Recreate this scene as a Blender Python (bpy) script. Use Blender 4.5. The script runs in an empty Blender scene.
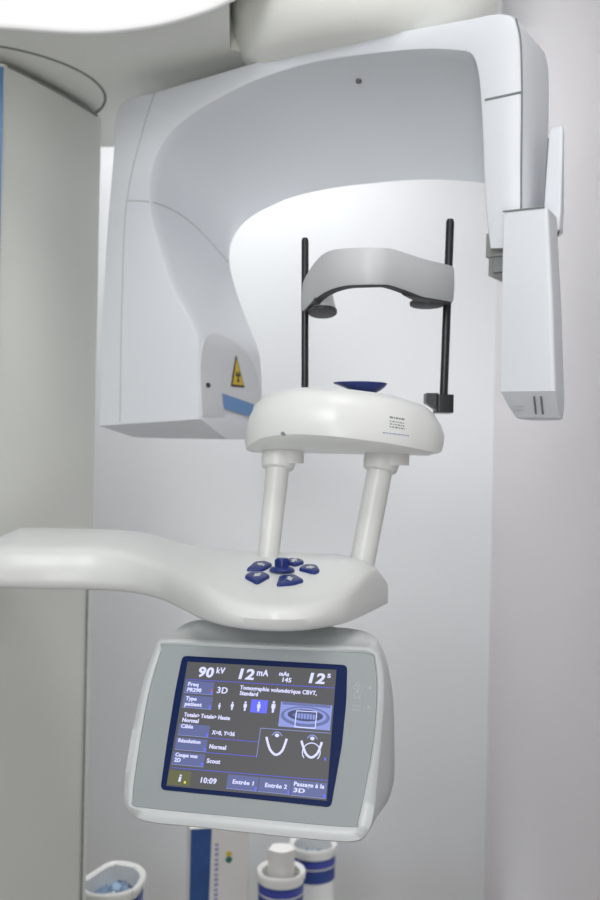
import bpy, math
from mathutils import Vector, Matrix
from mathutils.bvhtree import BVHTree

S = bpy.context.scene
COL = S.collection
S.view_settings.view_transform = 'Standard'
S.view_settings.look = 'None'
S.view_settings.exposure = 0.18
S.view_settings.gamma = 1.0
S.view_settings.use_curve_mapping = False

# ------------------------------------------------------------------ materials
def mat(name, col, rough=0.45, emit=None, estr=1.0, metal=0.0, bump=0.0, scale=60.0, coat=0.0, vary=0.0, spec=0.5):
    m = bpy.data.materials.new(name)
    m.use_nodes = True
    nt = m.node_tree
    b = nt.nodes['Principled BSDF']
    b.inputs['Base Color'].default_value = (*col, 1)
    b.inputs['Roughness'].default_value = rough
    b.inputs['Metallic'].default_value = metal
    b.inputs['Coat Weight'].default_value = coat
    b.inputs['Specular IOR Level'].default_value = spec
    if emit:
        b.inputs['Emission Color'].default_value = (*emit, 1)
        b.inputs['Emission Strength'].default_value = estr
    if bump or vary:
        tc = nt.nodes.new('ShaderNodeTexCoord')
        no = nt.nodes.new('ShaderNodeTexNoise')
        no.inputs['Scale'].default_value = scale
        no.inputs['Detail'].default_value = 4
        nt.links.new(tc.outputs['Object'], no.inputs['Vector'])
        if bump:
            bp = nt.nodes.new('ShaderNodeBump')
            bp.inputs['Strength'].default_value = bump
            bp.inputs['Distance'].default_value = 0.002
            nt.links.new(no.outputs['Fac'], bp.inputs['Height'])
            nt.links.new(bp.outputs['Normal'], b.inputs['Normal'])
        if vary:
            rp = nt.nodes.new('ShaderNodeValToRGB')
            rp.color_ramp.elements[0].position = 0.3
            rp.color_ramp.elements[1].position = 0.7
            rp.color_ramp.elements[0].color = (*[c * (1 - vary) for c in col], 1)
            rp.color_ramp.elements[1].color = (*col, 1)
            nt.links.new(no.outputs['Fac'], rp.inputs['Fac'])
            nt.links.new(rp.outputs['Color'], b.inputs['Base Color'])
    return m

M = {}
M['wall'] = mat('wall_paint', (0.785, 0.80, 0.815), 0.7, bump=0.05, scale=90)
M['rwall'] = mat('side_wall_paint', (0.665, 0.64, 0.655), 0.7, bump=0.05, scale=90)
M['ceil'] = mat('ceiling_paint', (0.80, 0.80, 0.80), 0.8, bump=0.05, scale=90)
M['floor'] = mat('floor_vinyl', (0.40, 0.36, 0.32), 0.5, vary=0.1, scale=8)
M['plastic'] = mat('bluish_white_plastic', (0.70, 0.735, 0.775), 0.35, bump=0.02, scale=700)
M['head'] = mat('tube_window_plastic', (0.62, 0.64, 0.66), 0.4)
M['ivory'] = mat('white_gloss_plastic', (0.80, 0.82, 0.805), 0.33, coat=0.1)
M['post'] = mat('off_white_painted_metal', (0.74, 0.75, 0.73), 0.35)
M['column'] = mat('warm_grey_plastic', (0.755, 0.775, 0.725), 0.5, bump=0.02, scale=500)
M['shoulder'] = mat('pale_warm_plastic', (0.84, 0.855, 0.81), 0.5)
M['cover'] = mat('bright_white_plastic', (0.88, 0.89, 0.89), 0.4)
M['band'] = mat('light_grey_plastic', (0.56, 0.58, 0.59), 0.45)
M['pad'] = mat('dark_grey_rubber', (0.055, 0.055, 0.06), 0.6)
M['seam'] = mat('grey_seam', (0.22, 0.24, 0.24), 0.8)
M['seaml'] = mat('pale_seam', (0.42, 0.45, 0.45), 0.8)
M['seamc'] = mat('column_seam', (0.25, 0.26, 0.23), 0.8)
M['black'] = mat('black_metal', (0.012, 0.014, 0.015), 0.35)
M['grey'] = mat('grey_metal', (0.25, 0.26, 0.25), 0.4)
M['blue'] = mat('dark_blue_plastic', (0.012, 0.03, 0.19), 0.35)
M['cup'] = mat('navy_blue_plastic', (0.009, 0.026, 0.16), 0.3)
M['stripe'] = mat('blue_stripe', (0.12, 0.27, 0.52), 0.5)
M['lblue'] = mat('mid_blue_label', (0.13, 0.27, 0.52), 0.5)
M['bezel'] = mat('grey_green_panel', (0.355, 0.395, 0.40), 0.45, vary=0.06, scale=900)
M['body'] = mat('console_shell', (0.70, 0.74, 0.74), 0.3)
M['frame'] = mat('deep_blue_glass_frame', (0.003, 0.016, 0.09), 0.4, spec=.12)
M['icon'] = mat('pale_print', (0.62, 0.66, 0.66), 0.5)
M['pprint'] = mat('panel_print', (0.47, 0.51, 0.51), 0.5)
M['yellow'] = mat('warning_yellow', (0.62, 0.43, 0.02), 0.5)
M['ink'] = mat('black_print', (0.02, 0.02, 0.02), 0.5)
M['greyink'] = mat('grey_print', (0.20, 0.20, 0.22), 0.6)
M['blueink'] = mat('blue_print', (0.28, 0.30, 0.50), 0.6)
M['paper'] = mat('white_card', (0.72, 0.71, 0.69), 0.6)
M['cartonblue'] = mat('printed_blue_card', (0.03, 0.10, 0.33), 0.5, vary=0.45, scale=14)
M['tub'] = mat('white_tub_plastic', (0.82, 0.82, 0.79), 0.35)
M['tublabel'] = mat('blue_tub_label', (0.008, 0.04, 0.24), 0.4)
M['tubband'] = mat('violet_blue_band', (0.045, 0.06, 0.38), 0.4)
M['tubtext'] = mat('grey_tub_print', (0.40, 0.38, 0.38), 0.6)
M['liner'] = mat('clear_blue_bag', (0.36, 0.48, 0.66), 0.25, vary=0.5, scale=30)
M['tissue'] = mat('white_tissue', (0.75, 0.74, 0.72), 0.9, bump=0.3, scale=60)
M['inside'] = mat('tub_inside', (0.45, 0.44, 0.42), 0.7)
M['green'] = mat('green_print', (0.02, 0.16, 0.13), 0.5)
M['screw'] = mat('screw_metal', (0.10, 0.10, 0.11), 0.4)
def glow(name, col, s=1.0):
    return mat(name, (0.01, 0.01, 0.012), 0.3, emit=col, estr=s, spec=0.12)
M['d_bg'] = glow('display_background', (0.088, 0.088, 0.092), 1)
M['d_txt'] = glow('display_text', (0.68, 0.70, 1.0), 1)
M['d_btn'] = glow('display_button', (0.115, 0.135, 0.30), 1)
M['d_line'] = glow('display_blue_line', (0.10, 0.11, 0.62), 1)
M['d_hi'] = glow('display_highlight', (0.13, 0.15, 0.85), 1)
M['d_img'] = glow('display_scan', (0.25, 0.30, 0.66), 1)
M['d_imgd'] = glow('display_scan_dark', (0.06, 0.07, 0.16), 1)
M['d_imgm'] = glow('display_scan_mid', (0.13, 0.16, 0.36), 1)
M['d_olive'] = glow('display_olive', (0.12, 0.125, 0.06), 1)
M['d_yel'] = glow('display_yellow', (0.7, 0.65, 0.12), 1)
M['d_red'] = glow('display_red', (0.45, 0.10, 0.10), 1)

# ------------------------------------------------------------------ mesh builder
def catmull(pts, n, closed=False):
    out = []
    N = len(pts)
    rng = range(N) if closed else range(N - 1)
    g = (lambda i: pts[i % N]) if closed else (lambda i: pts[max(0, min(N - 1, i))])
    for i in rng:
        p0, p1, p2, p3 = g(i - 1), g(i), g(i + 1), g(i + 2)
        for k in range(n):
            t = k / n
            out.append(tuple(0.5 * (2 * b + (c - a) * t + (2 * a - 5 * b + 4 * c - d) * t * t + (3 * b - a - 3 * c + d) * t ** 3)
                             for a, b, c, d in zip(p0, p1, p2, p3)))
    if not closed:
        out.append(tuple(pts[-1]))
    return out

class MB:
    def __init__(self):
        self.v = []; self.f = []; self.m = []; self.mats = []
    def mi(self, name):
        if name not in self.mats: self.mats.append(name)
        return self.mats.index(name)
    def add(self, vs, fs, m):
        o = len(self.v); k = self.mi(m)
        self.v += [tuple(p) for p in vs]
        self.f += [tuple(i + o for i in f) for f in fs]
        self.m += [k] * len(fs)
        return self
    def loft(self, rings, m, closed=True, cap=True):
        n = len(rings[0]); vs = [p for r in rings for p in r]; fs = []
        for i in range(len(rings) - 1):
            for j in range(n if closed else n - 1):
                a = i * n + j; b = i * n + (j + 1) % n
                fs.append((a, b, b + n, a + n))
        if cap:
            fs.append(tuple(reversed(range(n))))
            fs.append(tuple(range((len(rings) - 1) * n, len(rings) * n)))
        return self.add(vs, fs, m)
    def poly(self, pts, off, m):            # prism: polygon pts extruded by vector off
        off = Vector(off)
        return self.loft([[tuple(Vector(p)) for p in pts], [tuple(Vector(p) + off) for p in pts]], m)
    def tube(self, path, r, m, n=12):
        rs = r if isinstance(r, (list, tuple)) else [r] * len(path)
        P = [Vector(p) for p in path]; rings = []; up = None
        for i, p in enumerate(P):
            t = (P[min(i + 1, len(P) - 1)] - P[max(i - 1, 0)]).normalized()
            if up is None:
                up = t.orthogonal().normalized()
            up = (up - t * up.dot(t)).normalized()
            q = t.cross(up)
            rings.append([tuple(p + (up * math.cos(2 * math.pi * k / n) + q * math.sin(2 * math.pi * k / n)) * rs[i]) for k in range(n)])
        return self.loft(rings, m)
    def lathe(self, prof, c, m, n=40, axis=None, sx=1.0, sy=1.0):   # prof of (r, h)
        ax = Vector(axis or (0, 0, 1)).normalized()
        e = Vector((1, 0, 0)); e = (e - ax * e.dot(ax)).normalized(); q = ax.cross(e); c = Vector(c)
        rings = [[tuple(c + ax * h + e * (r * sx * math.cos(2 * math.pi * k / n)) + q * (r * sy * math.sin(2 * math.pi * k / n))) for k in range(n)] for r, h in prof]
        return self.loft(rings, m)
    def box(self, lo, hi, m):
        x0, y0, z0 = lo; x1, y1, z1 = hi
        return self.poly([(x0, y0, z0), (x1, y0, z0), (x1, y1, z0), (x0, y1, z0)], (0, 0, z1 - z0), m)
    def text(self, s, size, fn, m, shear=0.0, bold=0.0, squeeze=1.0, depth=0.0003, spacing=1.0):
        cu = bpy.data.curves.new('lettering', 'FONT')
        cu.body = s; cu.size = size / 0.7; cu.shear = shear; cu.offset = bold; cu.extrude = depth / 2; cu.space_character = spacing
        cu.resolution_u = 3
        ob = bpy.data.objects.new('lettering', cu); COL.objects.link(ob)
        dg = bpy.context.evaluated_depsgraph_get(); dg.update()
        me = bpy.data.meshes.new_from_object(ob.evaluated_get(dg))
        vs = [tuple(fn(v.co.x * squeeze, v.co.y, v.co.z)) for v in me.vertices]
        fs = [tuple(p.vertices) for p in me.polygons]
        bpy.data.objects.remove(ob); bpy.data.curves.remove(cu); bpy.data.meshes.remove(me)
        return self.add(vs, fs, m)
    def build(self, name, parent=None, loc=None, smooth=35, bevel=0.0):
        L = Vector(loc) if loc is not None else (Vector(parent['_w']) if parent is not None and '_w' in parent else Vector((0, 0, 0)))
        me = bpy.data.meshes.new(name)
        me.from_pydata([tuple(Vector(p) - L) for p in self.v], [], self.f)
        for k in self.mats: me.materials.append(M[k])
        me.polygons.foreach_set('material_index', self.m)
        import bmesh
        bm = bmesh.new(); bm.from_mesh(me)
        bmesh.ops.recalc_face_normals(bm, faces=bm.faces)
        bm.to_mesh(me); bm.free()
        if smooth:
            me.polygons.foreach_set('use_smooth', [True] * len(me.polygons))
            me.set_sharp_from_angle(angle=math.radians(smooth))
        me.update()
        o = bpy.data.objects.new(name, me); COL.objects.link(o)
        if parent is not None:
            o.parent = parent
            WORLD[o.name] = L
        else:
            o.location = L
            WORLD[o.name] = L
        if bevel:
            bv = o.modifiers.new('bevel', 'BEVEL'); bv.width = bevel; bv.segments = 3; bv.limit_method = 'ANGLE'; bv.angle_limit = math.radians(40)
        return o

WORLD = {}
ROOT = Vector((-0.56, 1.75, 0))
root = bpy.data.objects.new('dental_x_ray_machine', None); COL.objects.link(root)
root.location = ROOT
root['label'] = 'white panoramic dental x-ray machine with rotating arm, chin rest and touch console'
root['category'] = 'x-ray machine'
def part(mb, name, parent=None, label=None, smooth=35, bevel=0.0):
    o = mb.build(name, parent or root, loc=ROOT, smooth=smooth, bevel=bevel)   # all parts share the machine's origin
    if label: o['label'] = label
    return o
def structure(mb, name):
    o = mb.build(name, smooth=0); o['kind'] = 'structure'; return o

# ------------------------------------------------------------------ room
XR, YB, XL, YF, ZC = 0.503, 2.6, -1.7, -1.8, 2.7
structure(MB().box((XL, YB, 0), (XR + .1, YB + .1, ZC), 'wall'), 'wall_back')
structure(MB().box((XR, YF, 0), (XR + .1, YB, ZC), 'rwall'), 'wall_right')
structure(MB().box((XL - .1, YF, 0), (XL, YB + .1, ZC), 'wall'), 'wall_left')
structure(MB().box((XL - .1, YF - .1, 0), (XR + .1, YF, ZC), 'wall'), 'wall_front')
structure(MB().box((XL - .1, YF - .1, -.1), (XR + .1, YB + .1, 0), 'floor'), 'floor')
structure(MB().box((XL - .1, YF - .1, ZC), (XR + .1, YB + .1, ZC + .1), 'ceil'), 'ceiling')
structure(MB().box((-.50, 1.92, 0), (XR, 2.34, .15), 'wall'), 'trim_1')

# ------------------------------------------------------------------ column and shoulder
P1 = Vector((-.4875, 1.60)); P2 = Vector((-.381, 1.858))
t = (P2 - P1).normalized(); nrm = Vector((t.y, -t.x))
plan = []
for k in range(13):
    s = k / 12
    plan.append(P1 + (P2 - P1) * (0.04 + 0.9 * s) + nrm * 0.006 * (1 - (2 * s - 1) ** 2))
plan += [P2 + nrm * -.001, P2 + nrm * -.008 + t * .005, P2 - nrm * .03 + t * .012, P2 - nrm * .10 + t * .02, P2 - nrm * .24 + t * .02,
         P2 - nrm * .28 - t * .02, P1 - nrm * .28 + t * .03, P1 - nrm * .25 - t * .012, P1 - nrm * .05 - t * .012, P1 - nrm * .014 - t * .006, P1 + t * .002]
mb = MB().loft([[(p.x, p.y, z) for p in plan] for z in (0, 0.9, 1.7, 1.859)], 'column')
column = part(mb, 'column', smooth=50)
# blue stripe set into the column's near corner
a = P1 - t * .0075 - nrm * .010; b = P1 - t * .0005 + nrm * .0015
part(MB().poly([(a.x, a.y, .6), (b.x, b.y, .6), (b.x - nrm.x * .01, b.y - nrm.y * .01, .6)], (0, 0, 1.253), 'stripe'), 'blue_stripe', column, 'blue stripe down the corner of the column', smooth=0)
# groove along the far edge of the column's visible side, below the support arm
g = P2 - t * .018 + nrm * .0022
part(MB().tube([(g.x, g.y, .3), (g.x, g.y, 1.06)], .0016, 'seam', 6), 'groove', column)
# seam round the column head
part(MB().tube([(p.x + nrm.x * .001, p.y + nrm.y * .001, 1.858) for p in plan[:13]], .0022, 'seamc', 6), 'head_seam', column)

cx, cy, jr = -.56, 1.75, .203
shp = [(-1.2, 1.391), (-.112, 1.391), (-.122, 1.56), (0, 1.60), (.24, 1.60), (.22, 1.78), (-.1, 1.9), (-.30, 2.08), (-.7, 2.08), (-1.2, 2.0)]
sh = MB().loft([[(x, y, z) for x, y in shp] for z in (1.872, 1.90, 2.12)], 'shoulder')
shoulder = part(sh, 'shoulder_arm', smooth=30)
arc = [(cx + jr * math.cos(math.radians(d)), cy + jr * math.sin(math.radians(d)), 1.8715) for d in range(-100, 61, 4)]
part(MB().tube(arc, .0022, 'seamc', 6), 'joint_seam', shoulder)
# round cover hanging in front of the shoulder
cov = catmull([(-.80, 1.845), (-.5639, 1.8295), (-.4256, 1.8240), (-.3082, 1.8194), (-.2187, 1.8296), (-.1501, 1.849), (-.1118, 1.866), (-.0818, 1.886), (-.055, 1.92), (-.04, 1.97)], 6)
cov += [(-.04, 2.12), (-.80, 2.12)]
cc = Vector((-.42, 2.0))
def covring(d, y): return [(x + (cc.x - x) * d, y, z + (cc.y - z) * d) for x, z in cov]
part(MB().loft([covring(.03, 1.3925), covring(.012, 1.3915), covring(.002, 1.388), covring(0, 1.384), covring(.004, 1.3805), covring(.012, 1.379), covring(.05, 1.378)], 'cover'), 'shoulder_cover', smooth=50)
# bowl-shaped mount that carries the rotating arm
part(MB().lathe([(.10, -.01), (.160, -.01), (.182, .004), (.197, .030), (.207, .07), (.212, .10), (.214, .20), (.05, .20)], (.085, 1.575, 1.853), 'shoulder', 80), 'arm_mount', smooth=60)

# ------------------------------------------------------------------ rotating C-shaped arm
A0 = Vector((-.24, 1.64, 1.25)); AD = Vector((.8571673, -.51503807, 0)); AN = Vector((.51503807, .8571673, 0)); AZ = Vector((0, 0, 1))
def arm(u, z, v): return tuple(A0 + AD * u + AZ * z + AN * v)
# outer edge (u, z), inner front edge (u, z), inner back edge (u, z), depth
STATIONS = [
    (-0.124, 0.034, 0.0915, 0.046, 0.076, 0.036, 0.200),
    (-0.123, 0.078, 0.091, 0.068, 0.080, 0.073, 0.200),
    (-0.124, 0.129, 0.088, 0.124, 0.078, 0.131, 0.200),
    (-0.123, 0.180, 0.086, 0.175, 0.071, 0.176, 0.200),
    (-0.121, 0.228, 0.065, 0.215, 0.046, 0.227, 0.200),
    (-0.118, 0.282, 0.031, 0.265, 0.021, 0.282, 0.200),
    (-0.115, 0.350, 0.000, 0.340, 0.005, 0.332, 0.200),
    (-0.110, 0.418, -0.017, 0.399, 0.006, 0.368, 0.200),
    (-0.103, 0.501, -0.015, 0.456, 0.025, 0.397, 0.200),
    (-0.099, 0.562, 0.007, 0.498, 0.054, 0.416, 0.200),
    (-0.076, 0.583, 0.045, 0.526, 0.092, 0.429, 0.200),
    (-0.012, 0.586, 0.096, 0.546, 0.139, 0.440, 0.200),
    (0.099, 0.593, 0.180, 0.568, 0.219, 0.446, 0.200),
    (0.212, 0.599, 0.284, 0.578, 0.316, 0.443, 0.195),
    (0.334, 0.600, 0.384, 0.573, 0.398, 0.436, 0.190),
    (0.447, 0.598, 0.463, 0.564, 0.457, 0.424, 0.180),
    (0.537, 0.595, 0.517, 0.552, 0.500, 0.412, 0.170),
    (0.579, 0.593, 0.538, 0.543, 0.511, 0.398, 0.155),
    (0.602, 0.578, 0.548, 0.518, 0.518, 0.385, 0.140),
    (0.611, 0.539, 0.553, 0.479, 0.525, 0.368, 0.130),
    (0.614, 0.469, 0.557, 0.424, 0.529, 0.352, 0.125),
    (0.615, 0.390, 0.560, 0.370, 0.534, 0.336, 0.120),
    (0.617, 0.323, 0.564, 0.322, 0.537, 0.321, 0.120),
    (0.615, 0.273, 0.570, 0.277, 0.542, 0.296, 0.120)]
rings = []
for (ou, oz, fu, fz, bu, bz, T) in catmull(STATIONS, 6):
    o = Vector((ou, oz)); f = Vector((fu, fz)); b = Vector((bu, bz))
    w = (o - f).normalized()
    r1, r2 = .008, .006
    loop = [(o, r1, 0), (o - w * r1 * .3, r1 * .3, 0), (o - w * r1, 0, 0), (f + w * r2 * 1.5, 0, 0), (f + w * r2 * .4, r2 * .25, 0), (f, r2, 0)]
    ring = [arm(p.x, p.y, v) for p, v, _ in loop]
    for k in range(1, 12):
        th = k / 12 * math.pi / 2
        s = .7 * math.sin(th) + .3 * k / 12; e = .7 * (1 - math.cos(th)) + .3 * k / 12
        p = f.lerp(b, e); ring.append(arm(p.x, p.y, T * s))
    w2 = (o - b).normalized()
    ring += [arm(b.x, b.y, T - .002), arm((b + w2 * .012).x, (b + w2 * .012).y, T), arm((o - w2 * .02).x, (o - w2 * .02).y, T), arm((o - w2 * .005).x, (o - w2 * .005).y, T - .005), arm(o.x, o.y, T - .02)]
    rings.append(ring)
# the foot of the left limb slopes back and down
foot_ring = []
for p in rings[0]:
    q = Vector(p) - A0; u, v, z = q.dot(AD), q.dot(AN), q.z
    v2 = .085 + (v / .2) * .105; foot_ring.append(arm(-.03 + (u + .03) * .93, .0165, v2))
rings.insert(0, foot_ring)
ra = part(MB().loft(rings, 'plastic'), 'rotating_arm', smooth=32)
# cover joints
def seam(pts, r=.0011, v=0.0, m='seaml', n=6):
    return [arm(u, z, v) for u, z in catmull(pts, n)]
part(MB().tube(seam([(-.0122, .5845), (-.0362, .5254), (-.0678, .4128), (-.0743, .2457), (-.0733, .0410)]), .0010, 'seaml', 6), 'cover_seam', ra)
part(MB().tube(seam([(-.0677, .4111), (-.045, .409), (-.020, .4045)]), .0010, 'seaml', 6), 'cover_seam', ra)
part(MB().tube(seam([(.6015, .5795), (.6085, .5493), (.6118, .4825), (.6128, .39), (.6140, .3232)]), .0012, 'seam', 6), 'end_seam', ra)
part(MB().tube([arm(.5605, .4779, 0), arm(.6115, .4801, 0)], .0017, 'seam', 6), 'end_seam', ra)

# seam across the scooped inside surface, continuing the tube-head cover joint
bv = BVHTree.FromPolygons([tuple(x) for x in sum(rings, [])], [(i * len(rings[0]) + j, i * len(rings[0]) + (j + 1) % len(rings[0]), (i + 1) * len(rings[0]) + (j + 1) % len(rings[0]), (i + 1) * len(rings[0]) + j) for i in range(len(rings) - 1) for j in range(len(rings[0]))])
def snap(p, v): # along the arm's inward direction onto the inner surface
    q = Vector(arm(p[0], p[1], v))
    hit = bv.find_nearest(q)
    return hit[0] if hit[0] is not None else q
ss = []
for k in range(19):
    s = k / 18
    v = .004 + .19 * s
    q = snap((-.012 + .025 * s, .405 - .068 * s + .085 * s * (1 - s)), v)
    ss.append(tuple(q))
part(MB().tube(ss, .0010, 'seaml', 6), 'cover_seam', ra)
# small sensor hole in the top underside
h = snap((.335, .541), .05)
part(MB().lathe([(.001, -.004), (.0045, -.004), (.0045, .006), (.001, .006)], h, 'screw', 14), 'sensor_pin', ra)
h = snap((.545, .36), .0)

# markings on the tube-head face that looks towards the patient
def face(v, z, lift=.0): # point on that face
    u = (.0905 if z < .1 else .0885) - v * .0575
    hit = bv.ray_cast(Vector(arm(u + .08, z, v)), -AD, .2)
    p = hit[0] if hit[0] is not None else Vector(arm(u, z, v))
    return p + AD * lift
def facepoly(pts, m, lift): 
    top = [face(v, z, lift) for v, z in pts]; bot = [face(v, z, -.002) for v, z in pts]
    return [tuple(p) for p in bot], [tuple(p) for p in top]
def facegrid(mb, quad, m, lift, nx=10, ny=5):
    a, b, c, d = [Vector(q) for q in quad]; g = []
    for j in range(ny + 1):
        for i in range(nx + 1):
            p = (a.lerp(b, i / nx)).lerp(d.lerp(c, i / nx), j / ny); g.append(tuple(face(p.x, p.y, lift)))
    w_ = nx + 1
    mb.add(g, [(j * w_ + i, j * w_ + i + 1, (j + 1) * w_ + i + 1, (j + 1) * w_ + i) for j in range(ny) for i in range(nx)], m); return mb
def facefan(mb, pts, m, lift, k=8):
    c = sum((Vector(p) for p in pts), Vector((0, 0))) / len(pts); rs = []
    for s in [1.0] + [1 - i / k for i in range(0, k)] + [.02]:
        rs.append([tuple(face(c.x + (p[0] - c.x) * s, c.y + (p[1] - c.y) * s, lift if rs else -.001)) for p in pts])
    mb.loft(rs, m); return mb
hp = catmull([(.006, .052), (.005, .085), (.005, .145), (.014, .172), (.040, .187), (.075, .188), (.115, .178), (.150, .160), (.176, .132), (.187, .10), (.189, .07), (.189, .048)], 4)
part(facefan(MB(), hp, 'head', .0022), 'tube_head_window', ra, 'smooth arched panel of the tube head', smooth=40)
def facepatch(mb, pts, m, lift):
    b_, t_ = facepoly(pts, m, lift); mb.loft([b_, t_], m); return mb
wm = MB()
facepatch(wm, [(.1047, .157), (.0890, .104), (.1300, .1045)], 'ink', .0036)
facepatch(wm, [(.1048, .150), (.0925, .1075), (.1260, .108)], 'yellow', .0044)
cen = (.1080, .122)
for a in (90, 210, 330):
    pts = []
    for r, dd in ((.0025, -30), (.0085, -30), (.0090, 0), (.0085, 30), (.0025, 30)):
        an = math.radians(a + dd + 180)
        pts.append((cen[0] + r * math.cos(an) * .85, cen[1] + r * math.sin(an) * 1.15))
    facepatch(wm, pts, 'ink', .0054)
facepatch(wm, [(cen[0] + .0018 * math.cos(k), cen[1] + .0024 * math.sin(k)) for k in [i * math.pi / 5 for i in range(10)]], 'ink', .0054)
part(wm, 'radiation_warning_sign', ra, 'yellow triangular radiation warning sign', smooth=0)
part(facegrid(MB(), [(.062, .0905), (.166, .077), (.160, .054), (.068, .066)], 'lblue', .0028), 'blue_label', ra, 'blue label strip on the tube head', smooth=0)
part(facepatch(MB(), [(.0225 + .006 * math.cos(k), .1015 + .0042 * math.sin(k)) for k in [i * math.pi / 6 for i in range(12)]], 'ink', .003), 'aperture', ra, smooth=0)

# ------------------------------------------------------------------ detector
def rbox(pts, v0, v1, r): # rounded prism across v in the arm's frame
    P = [Vector(p) for p in pts]; n = len(P); c = sum(P, Vector((0, 0))) / n
    def ins(d): return [p + (c - p).normalized() * d for p in P]
    return [[arm(p.x, p.y, v) for p in q] for q, v in ((ins(r), v0), (ins(r * .3), v0 + r * .3), (P, v0 + r), (P, v1 - r), (ins(r * .3), v1 - r * .3), (ins(r), v1))]
def rounded(pts, r, k=4):
    out = []; n = len(pts)
    for i in range(n):
        a, b, c = Vector(pts[i - 1]), Vector(pts[i]), Vector(pts[(i + 1) % n])
        rr = r[i] if isinstance(r, (list, tuple)) else r
        p0 = b + (a - b).normalized() * rr; p2 = b + (c - b).normalized() * rr
        for j in range(k + 1):
            s = j / k; out.append(tuple(p0 * (1 - s) ** 2 + b * 2 * s * (1 - s) + p2 * s * s))
    return out
# lower box with a bevelled foot, upper fin that rises behind the arm's end
dm = MB()
sec = [((.600, .3155), (.672, .3155)), ((.6003, .20), (.676, .20)), ((.6005, .088), (.679, .088))]
def dring(u0, u1, z, v0, v1, r=.006):
    c = rounded([(u0, v0), (u1, v0), (u1 - .004, v0 + (v1 - v0) * .55), (u1 - .022, v1), (u0, v1)], [.002, r, r, .006, .004])
    return [arm(u, z, v) for u, v in c]
dm.loft([dring(.602, .6585, .3155, -.029, .06), dring(.600, .660, .313, -.030, .062), dring(.6003, .668, .20, -.030, .064), dring(.6005, .674, .0815, -.030, .066),
         dring(.6020, .674, .0785, -.0272, .066), dring(.606, .672, .063, -.012, .066), dring(.611, .669, .049, .003, .066), dring(.614, .664, .047, .010, .065)], 'plastic')
dm.loft([dring(.6335, .657, .30, .030, .085, .005), dring(.6330, .657, .33, .036, .085, .005), dring(.6335, .6535, .43, .050, .085, .005), dring(.634, .652, .443, .054, .085, .004), dring(.635, .649, .447, .058, .08, .003)], 'plastic')
det = part(dm, 'detector_head', smooth=26)
# dark gap between detector and arm end
part(MB().tube([arm(.5998, .3165, -.030), arm(.655, .3165, -.030)], .0012, 'seam', 6).tube([arm(.6325, .318, .038), arm(.6305, .432, .0585)], .0014, 'seam', 6), 'gap_seam', det)
# vents and print on the foot
def foot(u, s): # s 0..1 down the slanted foot
    return Vector(arm(u, .0765 + (.050 - .0765) * s, -.0268 + (.0005 + .0268) * s)) - AN * .0008 - AZ * .0006
vm = MB()
for u in (.644, .653):
    vm.tube([foot(u + .001, .05), foot(u - .003, .85)], .0013, 'greyink', 6)
part(vm, 'vent_slot', det)
pm = MB()
for s, a, b in ((.5, .612, .628), (.68, .613, .625)):
    pm.tube([foot(a, s), foot(b, s)], .0004, 'seaml', 5)
part(pm, 'printed_mark', det)
bm_ = MB()
bm_.loft([dring(.560, .590, z, .015, .07, .004) for z in (.30, .268)], 'grey')
bm_.loft([dring(.563, .590, z, .018, .07, .004) for z in (.268, .243)], 'grey')
bm_.loft([dring(.571, .59, z, .012, .05, .002) for z in (.266, .246)], 'seam')
part(bm_, 'connector', det, 'grey metal connector under the arm end')

# ------------------------------------------------------------------ support arm with buttons
AST = [(-.66, 1.405, 1.575), (-.42, 1.402, 1.575), (-.35, 1.401, 1.578), (-.29, 1.405, 1.565), (-.235, 1.388, 1.535), (-.19, 1.342, 1.495), (-.164, 1.294, 1.472),
       (-.135, 1.230, 1.450), (-.114, 1.184, 1.435), (-.081, 1.137, 1.415), (-.04, 1.113, 1.402), (.004, 1.117, 1.398), (.05, 1.162, 1.392), (.075, 1.212, 1.388), (.096, 1.268, 1.384), (.112, 1.315, 1.378), (.1195, 1.342, 1.370), (.1228, 1.350, 1.362)]
def sm(a, b, x):
    x = max(0, min(1, (x - a) / (b - a))); return x * x * (3 - 2 * x)
def ztop(x, Y):
    if Y < 1.29: hz = 1.098 + .194 * (Y - 1.25)
    else: hz = 1.10576 + .194 * (1 - math.exp(-(Y - 1.29) / .012)) * .012
    hz -= .038 * (max(0.0, x - .076) / .047) ** 2
    lz = 1.1245 - ((Y - 1.505) / .09) ** 2 * .019
    lz -= .02 * sm(-.415, -.46, x)
    w = sm(-.30, -.10, x)
    return lz * (1 - w) + hz * w
ar = []
for (x, yf, yb) in catmull(AST, 5):
    zb = 1.045
    W = yb - yf; q = min(1, W / .15)
    r = .018 * q
    ring = [(x, yf + r * 1.2, zb), (x, yb - r, zb), (x, yb - r * .2, zb + .008), (x, yb, zb + .02)]
    zt = ztop(x, yb)
    ring += [(x, yb - r * .1, zt - .013), (x, yb - r * .35, zt - .005)]
    y0, y1 = yb - r, yf + r * 1.3
    for k in range(13):
        Y = y0 + (y1 - y0) * k / 12; ring.append((x, Y, ztop(x, Y)))
    zt = ztop(x, yf + r * 1.3)
    ring += [(x, yf + r * .75, zt - .0025), (x, yf + r * .38, zt - .0075), (x, yf + r * .12, zt - .0145), (x, yf, zb + .016 + .0), (x, yf + r * .15, zb + .006), (x, yf + r * .5, zb + .0015)]
    ar.append(ring)
sa = part(MB().loft(ar, 'ivory'), 'support_arm', smooth=50)
nA = len(ar[0])
abv = BVHTree.FromPolygons([p for r in ar for p in r], [(i * nA + j, i * nA + (j + 1) % nA, (i + 1) * nA + (j + 1) % nA, (i + 1) * nA + j) for i in range(len(ar) - 1) for j in range(nA)])
def onarm(x, y, lift=0.0):
    h = abv.ray_cast(Vector((x, y, 1.4)), Vector((0, 0, -1)))
    return Vector((x, y, (h[0].z if h[0] is not None else 1.09) + lift))
BC = (-.0195, 1.25)
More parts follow.
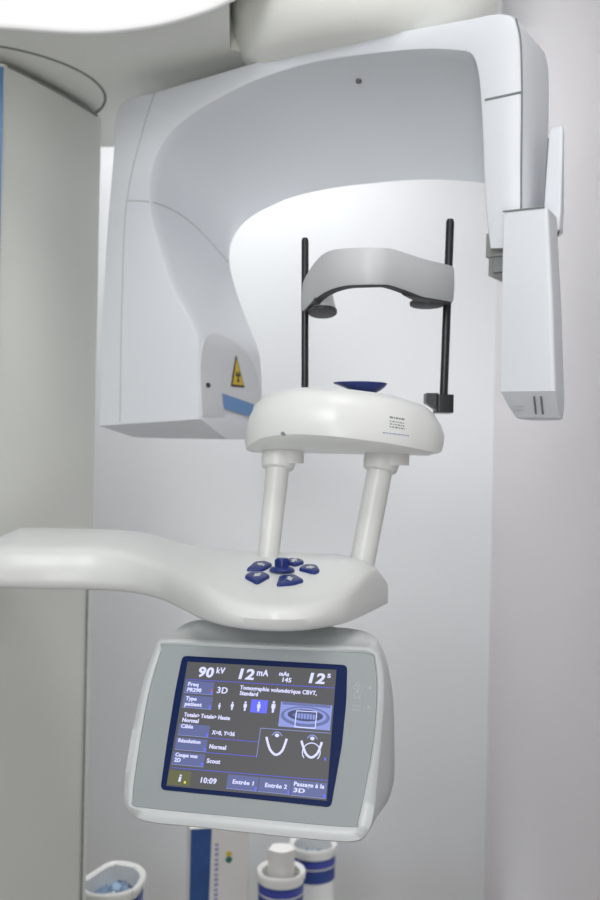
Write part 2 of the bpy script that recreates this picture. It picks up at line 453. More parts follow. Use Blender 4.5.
PADS = [[(-.0436, -.0028), (-.035, .0261), (-.0225, .0311), (-.0131, .0193), (-.0237, -.0015)],
        [(.0019, .0327), (.0081, .0457), (.0223, .0441), (.0275, .0318), (.0161, .0187)],
        [(.0212, .0037), (.0288, .0204), (.0427, .0188), (.0467, -.001), (.0399, -.0108)],
        [(-.0042, -.0585), (-.0018, -.0273), (.0152, -.0209), (.0268, -.0405), (.0155, -.0522)],
        [(-.0445, -.0299), (-.0392, -.0158), (-.0219, -.0147), (-.0148, -.0266), (-.0288, -.0527)]]
ICON = [(.009, .003), (.002, .003), (.002, .007), (-.009, 0), (.002, -.007), (.002, -.003), (.009, -.003)]
for i, pd in enumerate(PADS):
    c = sum((Vector(p) for p in pd), Vector((0, 0))) / 5
    pts = [tuple(c + (Vector(p) - c) * 1.08) for p in pd]
    rp = rounded(pts, .005, 4)
    def rg(sc, lift): return [tuple(onarm(BC[0] + c.x + (p[0] - c.x) * sc, BC[1] + c.y + (p[1] - c.y) * sc, lift)) for p in rp]
    m = MB().loft([rg(1, -.001), rg(1, .0018), rg(.96, .0032), rg(.88, .0038)], 'blue')
    an = math.atan2(c.y, c.x) + math.pi
    ic = []
    for x, y in ICON:
        x, y = x * .62, y * .62
        X = x * math.cos(an) - y * math.sin(an); Y = (x * math.sin(an) + y * math.cos(an)) * 1.5
        ic.append((BC[0] + c.x + X, BC[1] + c.y + Y))
    m.loft([[tuple(onarm(x, y, .0030)) for x, y in ic], [tuple(onarm(x, y, .0043)) for x, y in ic]], 'icon')
    part(m, 'button', sa, 'blue arrow button', smooth=40)
jc = onarm(*BC)
jm = MB().lathe([(.0005, .0), (.0155, .0), (.0160, .002), (.014, .0045), (.0095, .006), (.0085, .0065), (.0080, .0145), (.0070, .0165), (.0005, .0170)], jc, 'blue', 32)
for k in range(14):
    a = 2 * math.pi * k / 14
    jm.tube([(jc.x + .0084 * math.cos(a), jc.y + .0084 * math.sin(a), jc.z + .007), (jc.x + .0084 * math.cos(a), jc.y + .0084 * math.sin(a), jc.z + .0145)], .0009, 'cup', 5)
part(jm, 'joystick', sa, 'blue ribbed joystick knob', smooth=40)

# two posts carrying the chin rest
for top, bot, r0, r1, cr in (((-.0268, 1.37, 1.262), (-.0402, 1.33, 1.098), .0158, .0142, .0235), ((.1155, 1.36, 1.262), (.0848, 1.33, 1.096), .0172, .0166, .0245)):
    o = part(MB().tube([top, Vector(top).lerp(Vector(bot), .3), bot], [r0, r0, r1], 'post', 28), 'support_post', smooth=40)
    d = (Vector(bot) - Vector(top)).normalized(); tp = Vector(top)
    part(MB().tube([tp, tp + d * .028, tp + d * .038, tp + d * .040, tp + d * .0405], [cr, cr, cr * .93, cr * .80, r0 * .9], 'post', 28).lathe([(cr * .9, 0), (cr * 1.12, 0), (cr * 1.12, .018), (cr * .9, .018)], tp + Vector((.006, 0, -.030)), 'post', 24), 'post_collar', o, smooth=40)

# ------------------------------------------------------------------ chin rest shelf
CS = [(-.0745, 1.385, 1.247, 1.272), (-.0738, 1.355, 1.248, 1.304), (-.067, 1.322, 1.254, 1.3185), (-.048, 1.291, 1.263, 1.3265), (-.013, 1.264, 1.2675, 1.3305), (.03, 1.248, 1.2665, 1.3300), (.062, 1.246, 1.264, 1.3285),
      (.10, 1.252, 1.260, 1.3255), (.13, 1.264, 1.256, 1.3225), (.155, 1.283, 1.252, 1.318), (.176, 1.306, 1.249, 1.313), (.190, 1.336, 1.250, 1.305), (.1955, 1.362, 1.262, 1.291), (.1965, 1.385, 1.268, 1.280)]
cr_ = []
yb = 1.425
for (x, y, zb, zt) in catmull(CS, 5):
    c = Vector((.06, 1.42)); dr = (c - Vector((x, y))).normalized()
    def q(d, z): p = Vector((x, y)) + dr * d; return (p.x, min(p.y, yb), z)
    h = zt - zb
    xb = max(-.068, min(.186, x * .98 + .001))
    cr_.append([(xb, yb, 1.2455), (xb * .9 + .006, 1.39, 1.2455), q(.022, min(zb, 1.25) * .5 + zb * .5 - .002), q(.005, zb), q(.001, zb + .002), q(0, zb + .006), q(-.001, zb + h * .4), q(.003, zb + h * .68), q(.010, zt - h * .13), q(.017, zt - h * .04), q(.027, zt), q(.05, zt + .001), (xb, yb, zt - .004)])
shelf = part(MB().loft(cr_, 'ivory'), 'chin_rest_shelf', smooth=45)
nS = len(cr_[0])
sbv = BVHTree.FromPolygons([p for r in cr_ for p in r], [(i * nS + j, i * nS + (j + 1) % nS, (i + 1) * nS + (j + 1) % nS, (i + 1) * nS + j) for i in range(len(cr_) - 1) for j in range(nS)])
def onshelf(x, z, lift):
    h = sbv.ray_cast(Vector((x, .9, z)), Vector((0, 1, 0)))
    p = h[0] if h[0] is not None else Vector((x, 1.26, z))
    return Vector((p.x, p.y - lift, p.z))
# printed rating label: four short lines of small print and a blue line
lm = MB()
def strokes(x0, x1, z, dz, hgt, m, pat):
    x = x0; k = 0
    while x < x1:
        w = pat[k % len(pat)]; k += 1
        s0 = (x - x0); s1 = min(x + w, x1) - x0
        z0 = z - dz * s0; z1 = z - dz * s1
        lm.loft([[tuple(onshelf(xx, zz, l)) for xx, zz in ((x0 + s0, z0), (x0 + s1, z1), (x0 + s1, z1 + hgt), (x0 + s0, z0 + hgt))] for l in (-.001, .0005)], m)
        x += w + .0012
strokes(.112, .132, 1.2925, .12, .0022, 'greyink', [.004, .0015, .003, .002])
strokes(.112, .131, 1.2880, .12, .0013, 'greyink', [.002, .003, .0015])
strokes(.112, .132, 1.2845, .12, .0013, 'greyink', [.003, .0015, .002])
strokes(.112, .132, 1.2810, .12, .0013, 'greyink', [.0015, .003, .004])
strokes(.103, .138, 1.2735, .09, .0011, 'blueink', [.004, .002, .003, .005])
part(lm, 'rating_label', shelf, 'small printed label with lines of grey text', smooth=0)
p = onshelf(-.021, 1.2705, .0)
part(MB().lathe([(.0005, -.002), (.004, -.002), (.004, .001), (.0005, .001)], p, 'greyink', 14, axis=(0, -1, 0.2), sy=.6), 'screw_hole', shelf, smooth=30)
# blue chin cup on top of the shelf
cu = MB()
cup = [(.0435, .003), (.048, .009), (.058, .014), (.072, .0175), (.088, .0185), (.102, .0165), (.111, .011), (.1155, .003)]
rr = []
for x, hw in catmull(cup, 4):
    s_ = (x - .0435) / .072
    dep = .0015 + .0135 * max(0.0, math.sin(math.pi * min(1, s_) ** 1.5)) ** .8
    top = .0022 * max(0.0, math.sin(math.pi * min(1, s_))) ** .5
    rr.append([(x, 1.35 + hw * 1.4 * math.cos(a), 1.3420 + (dep * math.sin(a) if math.sin(a) < 0 else top * math.sin(a))) for a in [2 * math.pi * k / 20 for k in range(20)]])
cu.loft(rr, 'cup')
cu.lathe([(.006, -.022), (.006, -.006)], (.088, 1.365, 1.342), 'cup', 20)
part(cu, 'chin_cup', shelf, 'navy blue moulded chin cup', smooth=50)

# rods and clamp
part(MB().tube([(.001, 1.40, 1.547), (.0012, 1.40, 1.543), (.0055, 1.40, 1.318)], [.0035, .0050, .0050], 'black', 16), 'support_rod', label='black rod, left one')
rod = part(MB().tube([(.2046, 1.405, 1.5785), (.2045, 1.405, 1.574), (.1999, 1.405, 1.309)], [.0042, .0058, .0058], 'black', 16), 'support_rod', label='black rod with clamp, right one')
cm = MB()
cm.poly(rounded_ := [(x, y, 1.3055) for x, y in rounded([(.187, 1.375), (.2105, 1.375), (.2105, 1.42), (.187, 1.42)], .004)], (0, 0, .025), 'black')
cm.poly([(.1735, 1.386, 1.3325), (.1895, 1.380, 1.3325), (.1895, 1.380, 1.309), (.1735, 1.386, 1.3195)], (0, .03, 0), 'black')
part(cm, 'rod_clamp', rod, 'black square clamp', smooth=30)

# ------------------------------------------------------------------ temple support band
BD = [(-.0019, 1.405, 1.484, 1.443), (.0034, 1.372, 1.492, 1.446), (.0175, 1.335, 1.507, 1.4545), (.0325, 1.302, 1.511, 1.459), (.0522, 1.277, 1.5095, 1.461), (.0767, 1.262, 1.508, 1.4605), (.0956, 1.262, 1.508, 1.461),
      (.1116, 1.272, 1.5095, 1.462), (.1373, 1.297, 1.508, 1.459), (.1599, 1.322, 1.507, 1.456), (.1832, 1.349, 1.5075, 1.457), (.2066, 1.382, 1.509, 1.459), (.2075, 1.395, 1.509, 1.4585)]
br = []
bp = catmull(BD, 4)
for i, (x, y, zt, zb) in enumerate(bp):
    a = Vector(bp[max(0, i - 1)][:2]); b = Vector(bp[min(len(bp) - 1, i + 1)][:2]); tt = (b - a).normalized(); n2 = Vector((-tt.y, tt.x))
    th = .013
    def q(d, z): return (x + n2.x * d, y + n2.y * d, z)
    br.append([q(.0015, zb), q(0, zb + .002), q(-.0012, (zt + zb) / 2), q(0, zt - .003), q(.002, zt - .0005), q(th - .002, zt - .001), q(th, zt - .004), q(th, zb + .003), q(th - .002, zb)])
hb = part(MB().loft(br, 'band'), 'temple_band', smooth=40)
# dark rubber edge under the band, and the two temple pads
er = []
for i, (x, y, zt, zb) in enumerate(bp):
    a = Vector(bp[max(0, i - 1)][:2]); b = Vector(bp[min(len(bp) - 1, i + 1)][:2]); tt = (b - a).normalized(); n2 = Vector((-tt.y, tt.x))
    er.append([(x + n2.x * d, y + n2.y * d, zb + e) for d, e in ((.0018, .001), (.012, .001), (.012, -.0022), (.003, -.0018))])
part(MB().loft(er, 'pad'), 'band_edging', hb, 'dark rubber edge along the bottom of the band', smooth=30)
def temple(cx_, cy_, zt, zb, top, bot):
    m = MB()
    def el(z, c, rx, ry): return [(c[0] + rx * math.cos(2 * math.pi * k / 28), c[1] + ry * math.sin(2 * math.pi * k / 28), z) for k in range(28)]
    rs = [el(zt + (zb - zt) * s, (cx_, cy_), *[top[k] + (bot[k] - top[k]) * s ** 1.6 for k in (0, 1)]) for s in (0, .25, .5, .75, .92, 1)]
    m.loft(rs, 'band')
    o = part(m, 'temple_pad', hb, smooth=50)
    part(MB().loft([el(zb + .001, (cx_, cy_), bot[0] * 1.03, bot[1] * 1.03), el(zb - .003, (cx_, cy_), bot[0] * 1.03, bot[1] * 1.03), el(zb - .0045, (cx_, cy_), bot[0] * .93, bot[1] * .93)], 'pad'), 'pad_underside', o, 'dark rubber underside', smooth=30)
temple(.0275, 1.392, 1.482, 1.444, (.012, .03), (.0195, .05))
temple(.1735, 1.398, 1.480, 1.4590, (.012, .022), (.0235, .032))
# dark hollow sleeve inside each end of the band
part(MB().loft([[(.006 + .010 * k, 1.375 + .02 * j, z) for k, j in ((0, 0), (1.0, -1.8), (2.3, -1.2), (1.4, .6))] for z in (1.447, 1.462)], 'pad'), 'pad_holder', hb, 'dark inner holder of the left pad', smooth=30)
part(MB().loft([[(x, y, z) for x, y in ((.128, 1.298), (.165, 1.336), (.175, 1.37), (.150, 1.352))] for z in (1.4545, 1.466)], 'pad'), 'pad_holder', hb, 'dark inner holder of the right pad', smooth=30)

# ------------------------------------------------------------------ touch console
CO = Vector((-.0464, 1.1541, .9277)); cyw, cti = math.radians(13.12), math.radians(25.06)
E1 = Vector((math.cos(cyw), -math.sin(cyw), 0)); EB = Vector((math.sin(cyw), math.cos(cyw), 0)); E2 = Vector((0, 0, 1)) * math.cos(cti) + EB * math.sin(cti); EN = E1.cross(E2)
def con(a, b, h=0.0, back=0.0): return tuple(CO + E1 * a + E2 * b + EN * h + EB * back)
def polar(pts, n=240):
    out = []
    L = catmull(pts, 6, closed=True)
    for k in range(n):
        an = 2 * math.pi * k / n; dx, dy = math.cos(an), math.sin(an); best = 0
        for i in range(len(L)):
            x0, y0 = L[i - 1]; x1, y1 = L[i]
            den = dx * (y1 - y0) - dy * (x1 - x0)
            if abs(den) < 1e-12: continue
            tt = (x0 * (y1 - y0) - y0 * (x1 - x0)) / den; ss_ = (x0 * dy - y0 * dx) / den
            if -1e-9 <= ss_ <= 1 + 1e-9 and tt > best: best = tt
        out.append((dx * best, dy * best))
    return out
PANEL = [(-.1228, .0898), (-.018, .0923), (.0913, .0953), (.1268, .0953), (.1336, .0841), (.1384, .0544), (.1392, .004), (.1349, -.0503), (.1294, -.0874), (.1213, -.0954), (.0086, -.0972), (-.1218, -.098), (-.1316, -.0913), (-.1348, -.0301), (-.1344, .0342), (-.1281, .0833)]
RIM = [(-.124, .0980), (-.060, .0995), (.03, .1015), (.118, .1035), (.131, .1005), (.1400, .0880), (.1458, .0560), (.1470, .004), (.1460, -.0500), (.1455, -.0800), (.1400, -.0990), (.1240, -.1095), (.06, -.1118), (.0086, -.1120), (-.05, -.1120), (-.108, -.1122), (-.1320, -.1050), (-.1440, -.0885), (-.1478, -.0301), (-.1462, .0342), (-.1405, .0750), (-.1352, .0930)]
BACK = [(-.112, .111), (-.06, .114), (0, .1145), (.06, .114), (.112, .110), (.134, .088), (.149, .04), (.156, -.02), (.158, -.065), (.146, -.096), (.11, -.110), (0, -.113), (-.10, -.110), (-.136, -.101), (-.157, -.07), (-.163, -.02), (-.158, .04), (-.14, .09)]
pp, rp_, bp_ = polar(PANEL), polar(RIM), polar(BACK)
R0 = [con(a * .6, b * .6, -.004) for a, b in pp]
R1 = [con(a, b, -.002) for a, b in pp]; R1b = [con(a * 1.003, b * 1.003, .0015) for a, b in pp]
R2 = [con(a * .65 + c * .35, b * .65 + d * .35, .0035) for (a, b), (c, d) in zip(pp, rp_)]
R3 = [con(c, d, -.0005) for c, d in rp_]; R3b = [con(c * 1.006, d * 1.006, -.004) for c, d in rp_]
R4 = [con(a * .5 + c * .5, b * .5 + d * .5, 0, .032) for (a, b), (c, d) in zip(rp_, bp_)]
R5 = [con(c, d, 0, .060) for c, d in bp_]; R6 = [con(c * .97, d * .97, 0, .075) for c, d in bp_]; R7 = [con(c * .8, d * .8, 0, .088) for c, d in bp_]
console = part(MB().loft([R0, R1, R1b, R2, R3, R3b, R4, R5, R6, R7], 'body'), 'console', smooth=50)
part(MB().loft([[con(a * .999, b * .999, -.004) for a, b in pp], [con(a * .999, b * .999, .0006) for a, b in pp]], 'bezel'), 'front_panel', console, 'grey front panel round the screen', smooth=30)
BLUE = rounded([(-.1005, .0778), (-.0161, .0790), (.1015, .0803), (.1044, .0404), (.1042, -.0099), (.0985, -.0775), (.0057, -.0769), (-.1005, -.0772), (-.1020, -.0216), (-.1022, .0366)], [.006, .004, .006, .01, .01, .006, .004, .006, .01, .01])
part(MB().loft([[con(a, b, h) for a, b in BLUE] for h in (-.001, .0014)] + [] , 'frame'), 'screen_frame', console, 'dark blue screen surround', smooth=30)
part(MB().poly([con(a, b, .001) for a, b in ((-.0925, .0710), (.0895, .0738), (.0930, -.0710), (-.0940, -.0724))], EN * .0009, 'd_bg'), 'display', console, 'lit grey display', smooth=0)
# display contents
H0 = .0021
ui = MB()
def uipoly(pts, m, h=0.0): ui.poly([con(a / 1000, b / 1000, H0 - .0004 + h) for a, b in pts], EN * .0004, m)
def uirect(x0, y0, x1, y1, m, h=0.0): uipoly([(x0, y0), (x1, y0), (x1, y1), (x0, y1)], m, h)
def uiline(x0, y0, x1, y1, w, m, h=.0002):
    d = Vector((x1 - x0, y1 - y0)).normalized(); n = Vector((-d.y, d.x)) * w / 2
    uipoly([(x0 + n.x, y0 + n.y), (x0 - n.x, y0 - n.y), (x1 - n.x, y1 - n.y), (x1 + n.x, y1 + n.y)], m, h)
for x0, y0, x1, y1 in ((-90.6, 48.6, -55.0, 34.0), (-90.4, 31.4, -54.2, 17.0), (-90.3, -1.7, -52.5, -15.0), (-91, -17.6, -52.7, -31.5), (-91.8, -34.2, -53.3, -48.2), (-23, -53.2, 13.3, -68.6), (14.4, -53.0, 51.0, -68.6), (51.9, -52.6, 92, -69)):
    uirect(x0, y0, x1, y1, 'd_btn'); uiline(x0, y1, x1, y1, .5, 'd_img', .0001); uirect(x1 - 3.2, y1 + 4.4, x1 - .6, y1 + .8, 'd_hi', .0001)
uirect(-58.2, 40.6, -55.9, 37.6, 'd_red', .0003)
uirect(-95 + 2, -54.6, -66.3, -70.6, 'd_olive'); uirect(-73.5, -65.4, -71.2, -68.0, 'd_yel', .0003)
for l in ((-90.2, 49.9, 89.2, 52.6), (-90.6, -52.0, 93, -49.8), (-52.5, -15.2, 6.8, -15.0), (-53.3, -31.8, 7.6, -31.2)):
    uiline(*l, .8, 'd_line')
for l in ((7.7, -32, 8.1, .6), (8.1, .6, 90, 1.6)): uiline(*l, .6, 'd_img')
uirect(-7.2, 32.6, 12.9, 17.6, 'd_hi')
for (x, y, s) in ((-44.7, 21.8, .62), (-29.3, 23.2, .82), (-13.7, 24.2, .95), (2.6, 25, .95), (20, 26.0, 1.15)):
    uipoly([(x + 1.25 * s * math.cos(k), y + 4.3 * s + 1.4 * s * math.sin(k)) for k in [i * math.pi / 4 for i in range(8)]], 'd_txt', .0003)
    uipoly([(x - 1.9 * s, y + 2.6 * s), (x + 1.9 * s, y + 2.6 * s), (x + 2.1 * s, y - 1.6 * s), (x + 1.2 * s, y - 1.6 * s), (x + 1 * s, y - 6 * s), (x - 1 * s, y - 6 * s), (x - 1.2 * s, y - 1.6 * s), (x - 2.1 * s, y - 1.6 * s)], 'd_txt', .0003)
# scan picture
uirect(28.4, 32.6, 89, 4.4, 'd_img', .0)
def ell(cx0, cy0, rx, ry, m, h, n=24): uipoly([(cx0 + rx * math.cos(2 * math.pi * k / n), cy0 + ry * math.sin(2 * math.pi * k / n)) for k in range(n)], m, h)
ell(58.7, 17.6, 29, 11.5, 'd_imgm', .0001); ell(58.7, 18.5, 25, 9.0, 'd_img', .0002); ell(58.7, 19.0, 21, 6.6, 'd_imgd', .0003); ell(58.7, 18.6, 15, 3.2, 'd_imgm', .0004)
uirect(30, 32.4, 87, 29.4, 'd_imgm', .0001)
for k in range(7): uirect(47 + k * 3.5, 20.4, 48.9 + k * 3.5, 14.8, 'd_img', .0005)
for l in ((48, 23.4, 71.8, 23.8), (71.8, 23.8, 71.8, 5.4), (71.8, 5.4, 48, 5.2), (48, 5.2, 48, 23.4)): uiline(*l, .9, 'd_txt', .0007)
# jaw diagrams
def strip(pts, w, m, h=.0003):
    pts = catmull(pts, 4)
    for p, q in zip(pts, pts[1:]): uiline(*p, *q, w, m, h)
strip([(16.3, -8.6), (19.0, -15.6), (23.0, -23.0), (29.8, -27.4), (36.0, -23.2), (38.6, -16), (40.2, -8.6)], 2.6, 'd_txt')
strip([(57.5, -9.4), (60.2, -15.6), (64.2, -23.0), (70.5, -26.8), (76.6, -22.8), (79.4, -16), (81.2, -9)], 2.6, 'd_txt')
for cx0 in (28.4, 69.8):
    ell(cx0, -5.9, 2.6, 2.0, 'd_txt', .0003, 12)
    strip([(cx0 - 6, -6.2), (cx0 - 3, -3.0), (cx0, -2.2), (cx0 + 3, -3.0), (cx0 + 6, -6.2)], 1.1, 'd_img')
strip([(70.3 + 10.2 * math.cos(a), -21.2 + 10.2 * math.sin(a)) for a in [math.radians(-40 + 14.5 * k) for k in range(19)]], 1.1, 'd_txt', .0005)
uirect(86.0, -25.4, 88, -28.6, 'd_hi', .0002)
part(ui, 'display_graphics', console, smooth=0)
tx = MB()
TXT = [('90', -76.3, 54.4, 11.3), ('kV', -54.6, 59.7, 7.2), ('12', -26.5, 55.3, 11.8), ('mA', -4.9, 60.3, 7.6), ('mAs', 22.2, 62.2, 5.0), ('145', 26.9, 55.3, 5.0), ('12', 58.4, 56.6, 11.4), ('s', 79.6, 63.9, 7.0), ('3D', -50.6, 36.6, 7.2),
       ('Tomographie volumétrique CBVT,', -22.7, 42.9, 4.7), ('Standard', -22.3, 36.4, 4.7), ('Totale> Totale> Haute', -86.0, 6.6, 4.5), ('Normal', -87.2, .3, 4.5), ('Freq', -87.2, 42.4, 4.4), ('PR290', -87.3, 35.8, 4.4),
       ('Type', -87, 25.6, 4.4), ('patient', -87.5, 19.2, 4.4), ('Cible', -87.5, -6.6, 4.3), ('Résolution', -88.2, -23.0, 4.2), ('Coupe von', -88.8, -39.2, 4.2), ('2D', -89.2, -45.2, 4.4), ('X=0, Y=36', -49.2, -11.0, 4.6), ('Normal', -49.6, -27.0, 4.8),
       ('Scout', -50.2, -43.0, 4.8), ('10:09', -53.9, -65.3, 6.0), ('Entrée 1', -16.3, -62.8, 4.5), ('Entrée 2', 21.6, -63.0, 4.5), ('Passage à la', 54.4, -58.7, 4.4), ('3D', 54.6, -65.3, 4.4), ('i', -80.4, -66.4, 8.2)]
WID = {'90': 18.5, 'kV': 10.6, '12': 18.5, 'mA': 13.8, 'mAs': 11.6, '145': 10.4, 's': 3.8, '3D': 13, 'Tomographie volumétrique CBVT,': 92, 'Standard': 22, 'Totale> Totale> Haute': 56, 'Normal': 20, 'Freq': 13, 'PR290': 17.5, 'Type': 13, 'patient': 21, 'Cible': 14.5,
       'Résolution': 27, 'Coupe von': 26.5, '2D': 7.5, 'X=0, Y=36': 27.5, 'Scout': 16, '10:09': 18.5, 'Entrée 1': 24.5, 'Entrée 2': 25, 'Passage à la': 34.5, 'i': 3.2}
for s, x, y, h in TXT:
    n0 = len(tx.v); f0 = len(tx.f)
    big = h > 9
    tx.text(s, h / 1000, lambda a, b, c: (a, b, c), 'd_txt', shear=.12 if big else .05, bold=.0005 if big else (.00012 if 'é' in s or 'à' in s else .00014), depth=.0003, spacing=1.08)
    vs = tx.v[n0:]
    w = max(p[0] for p in vs) - min(p[0] for p in vs); mn = min(p[0] for p in vs)
    k = WID[s] / 1000 / w
    tx.v[n0:] = [con(x / 1000 + (p[0] - mn) * k, y / 1000 + p[1], H0 + .0004 + p[2]) for p in vs]
    sh_ = E1 * (.0003 if not big else .0003)
    tx.add([tuple(Vector(p) + sh_ + EN * .00005) for p in tx.v[n0:]], [tuple(i - n0 for i in f) for f in tx.f[f0:]], 'd_txt')
part(tx, 'display_text', console, smooth=0)
# printed head symbol and two lamps on the front panel
im = MB()
def pl(pts, m='pprint', h=.0006, t_=.0004): im.poly([con(a / 1000, b / 1000, h) for a, b in pts], EN * t_, m)
def ring_(cx0, cy0, r, w):
    for k in range(16):
        a0, a1 = 2 * math.pi * k / 16, 2 * math.pi * (k + 1) / 16
        pl([(cx0 + r * math.cos(a0), cy0 + r * math.sin(a0)), (cx0 + r * math.cos(a1), cy0 + r * math.sin(a1)), (cx0 + (r - w) * math.cos(a1), cy0 + (r - w) * math.sin(a1)), (cx0 + (r - w) * math.cos(a0), cy0 + (r - w) * math.sin(a0))])
ring_(113.2, 55.6, 2.6, .8); ring_(119.2, 55.6, 2.6, .8); ring_(116.3, 59.8, 2.4, .8)
pl([(114.6, 53), (117.8, 53), (117.2, 49), (115.2, 49)])
pl([(112.6, 49.5), (113.6, 49.5), (113.2, 42), (112.2, 42)]); pl([(119, 49.5), (120, 49.5), (120.2, 42), (119.2, 42)])
pl([(114.8, 46.5), (115.6, 46.5), (115, 42), (114.2, 42)]); pl([(117, 46.5), (117.8, 46.5), (118.4, 42), (117.6, 42)])
pl([(111.6, 34.8), (121.4, 35), (121.4, 33.9), (111.6, 33.7)]); pl([(111.4, 30.4), (121.4, 30.6), (121.4, 29.5), (111.4, 29.3)])
for (cx0, cy0) in ((130.2, 56), (130.6, 34)): pl([(cx0 + 1.5 * math.cos(k), cy0 + 1.5 * math.sin(k)) for k in [i * math.pi / 6 for i in range(12)]])
part(im, 'panel_symbol', console, 'pale printed symbol and lamps', smooth=0)
# swivel joint between console and support arm
part(MB().lathe([(.01, -.03), (.062, -.03), (.066, -.02), (.066, -.005), (.058, .0), (.058, .036), (.01, .036)], (-.012, 1.300, 1.022), 'body', 48), 'swivel_joint', smooth=40)

# ------------------------------------------------------------------ tubs and carton on the ledge
def tag(o, label, cat, group=None):
    o['label'] = label; o['category'] = cat
    if group: o['group'] = group
def empty(name, loc):
    o = bpy.data.objects.new(name, None); COL.objects.link(o); o.location = loc; return o
ZL = .15
def shape(kind, r, n=48):
    if kind == 'round': return [(r * math.cos(2 * math.pi * k / n), r * math.sin(2 * math.pi * k / n)) for k in range(n)]
    pts = rounded([(-.068, -.035), (-.020, .075), (.022, .082), (.062, .045), (.070, -.02), (.045, -.075), (-.03, -.085)], [.012, .02, .03, .03, .04, .04, .03], 6)
    return pts
def tub(loc, kind, r, H, label, group=None, fill='liner'):
    e = empty('wipes_tub', loc); tag(e, label, 'tub', group)
    sh_ = shape(kind, r)
    def ring(s, z, ins=0.0):
        out = []
        for x, y in sh_:
            l = math.hypot(x, y); k = (l * s - ins) / l; out.append((x * k, y * k, z))
        return out
    Z = (0, 0, 0)
    MB().loft([ring(.90, 0), ring(.93, .004), ring(.95, H - .012), ring(.95, H - .004), ring(.95, H - .004, .006), ring(.93, H - .05, .006), ring(.3, H - .055, 0)], 'tub').build('body', e, loc=Z, smooth=40)
    MB().loft([ring(.96, H - .016), ring(1.02, H - .015), ring(1.045, H - .008), ring(1.03, H - .001), ring(1.0, H + .001), ring(.965, H - .002, .004), ring(.945, H - .012, .004)], 'tub', cap=False).build('rim', e, loc=Z, smooth=60)
    lb = MB().loft([ring(.955, H - .024 - .052), ring(.957, H - .024)], 'tublabel', cap=False)
    lb.loft([ring(.962, H - .041), ring(.962, H - .029)], 'tubband', cap=False)
    lb.loft([ring(.963, H - .0465), ring(.963, H - .043)], 'paper', cap=False)
    lb.build('label', e, loc=Z, smooth=60)
    fm = MB()
    if fill == 'liner':
        n = len(sh_)
        rr_ = []
        for i, s in enumerate((.90, .7, .5, .3, .1)):
            rr_.append([(x * s, y * s, H - .05 + .022 * math.sin(5 * math.atan2(y, x) + i * 1.7) * (1 - abs(s - .5)) + .012 * (1 - s)) for x, y in sh_])
        fm.loft(rr_, 'liner'); f = fm.build('bag', e, loc=Z, smooth=40); f['label'] = 'crumpled pale blue bag inside'
    else:
        rr_ = [[(.026 * math.cos(2 * math.pi * k / 24) * (1 + .12 * math.sin(5 * k)) , .026 * math.sin(2 * math.pi * k / 24), z) for k in range(24)] for z in (H - .055, H + .0, H + .045)]
        fm.loft(rr_, 'tissue'); f = fm.build('tissue', e, loc=Z, smooth=40); f['label'] = 'white wipe standing up inside'
    return e
tub((-.370, 2.06, ZL), 'odd', .07, .213, 'open white tub with a crumpled bag inside, standing alone near the column')
tub((-.022, 2.115, ZL), 'round', .0500, .213, 'open round blue-banded tub with a white wipe sticking up, beside the carton', 'round wipes tubs', 'tissue')
tub((.048, 2.28, ZL), 'round', .0530, .207, 'round white tub with blue bands, rightmost and behind the open one', 'round wipes tubs', 'liner')
# carton
cb = empty('product_carton', (-.158, 2.12, ZL)); tag(cb, 'upright white carton with a blue printed side and side lettering', 'carton')
rot = Matrix.Rotation(math.radians(12), 3, 'Z')
def cbp(x, y, z): return tuple(rot @ Vector((x, y, z)))
w, d_, H = .062, .032, .310
MB().poly([cbp(-w, -d_, 0), cbp(w, -d_, 0), cbp(w, d_, 0), cbp(-w, d_, 0)], (0, 0, H), 'paper').build('box', cb, loc=(0, 0, 0), smooth=0, bevel=.0015)
MB().poly([cbp(-w + .001, -d_ - .0006, .02), cbp(-w + .040, -d_ - .0006, .02), cbp(-w + .045, -d_ - .0006, H - .002), cbp(-w + .001, -d_ - .0006, H - .002)], Vector(cbp(0, .001, 0)), 'cartonblue').build('blue_print', cb, loc=(0, 0, 0), smooth=0)
km = MB()
for k in range(22):
    z = .05 + k * .0105
    km.poly([cbp(-w + .052, -d_ - .0006, z), cbp(-w + .060, -d_ - .0006, z), cbp(-w + .060, -d_ - .0006, z + (.007 if k % 3 else .004)), cbp(-w + .052, -d_ - .0006, z + .005)], Vector(cbp(0, .001, 0)), 'blueink')
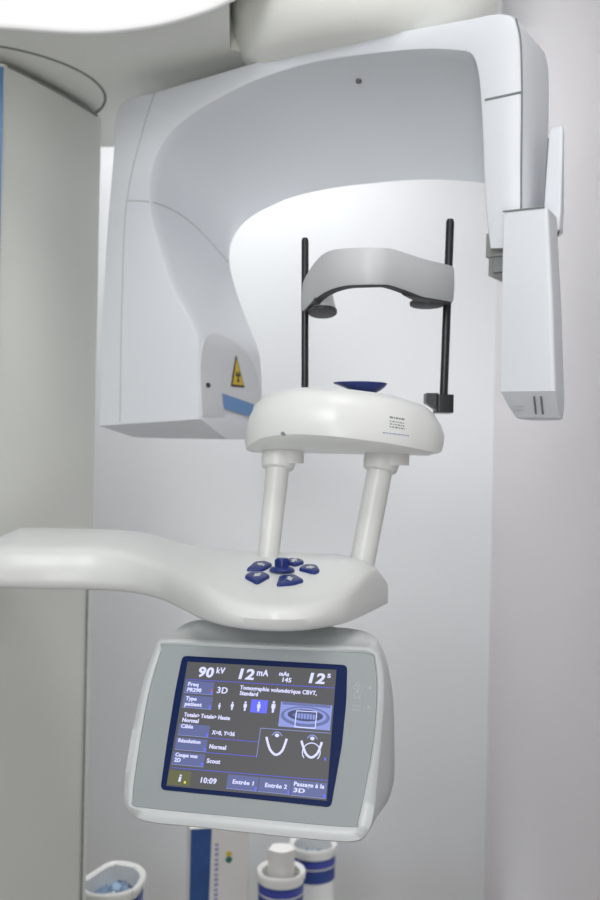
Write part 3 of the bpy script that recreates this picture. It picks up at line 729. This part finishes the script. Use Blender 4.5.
for z, m, r in ((.252, 'yellow', .006), (.240, 'green', .007)):
    km.poly([cbp(-w + .082 + r * math.cos(a), -d_ - .0008, z + r * math.sin(a)) for a in [i * math.pi / 8 for i in range(16)]], Vector(cbp(0, .0015, 0)), m)
km.build('printed_marks', cb, loc=(0, 0, 0), smooth=0)

# ------------------------------------------------------------------ light
def area(name, loc, size, power, col=(1, 1, 1), rot=(0, 0, 0), sy=None):
    l = bpy.data.lights.new(name, 'AREA'); l.energy = power; l.color = col; l.size = size
    if sy: l.shape = 'RECTANGLE'; l.size_y = sy
    o = bpy.data.objects.new(name, l); COL.objects.link(o); o.location = loc; o.rotation_euler = rot
    return o
def aim(loc, to):
    return (Vector(to) - Vector(loc)).to_track_quat('-Z', 'Y').to_euler()
cl = area('ceiling_panel_light', (-.18, 2.25, 2.68), .6, 9.5, (.97, .985, 1.0)); cl.data.spread = math.radians(105)
area('ceiling_panel_light', (.05, .40, 2.68), .8, 8.5, (1, .98, .95))
kl = (-.8, -1.1, 2.1)
wl = area('front_key_light', kl, 1.1, 5.2, (.97, .98, 1.0), aim(kl, (0, 1.7, 1.55))); wl.data.spread = math.radians(75)  # unseen key light from the front left, not a window
fl = (-.3, -1.6, .6)
dl = area('low_fill_light', fl, 1.2, 3.0, (1, .985, .96), aim(fl, (-.1, 1.6, 2.1))); dl.data.spread = math.radians(62)  # added low fill that brightens the undersides; the room has no doorway
w = bpy.data.worlds.new('room_world'); S.world = w; w.use_nodes = True
w.node_tree.nodes['Background'].inputs[0].default_value = (.8, .85, .9, 1)
w.node_tree.nodes['Background'].inputs[1].default_value = .2

# ------------------------------------------------------------------ camera
cd = bpy.data.cameras.new('camera'); cam = bpy.data.objects.new('camera', cd); COL.objects.link(cam)
cd.sensor_fit = 'HORIZONTAL'; cd.sensor_width = 24; cd.lens = 40
ro = math.radians(1.15)
cam.matrix_world = Matrix(((math.cos(ro), -math.sin(ro), 0, 0), (0, 0, -1, 0), (math.sin(ro), math.cos(ro), 0, 1.25), (0, 0, 0, 1)))
cd.clip_start = .02
cd.dof.use_dof = True; cd.dof.focus_distance = 1.16; cd.dof.aperture_fstop = 5.0
S.camera = cam
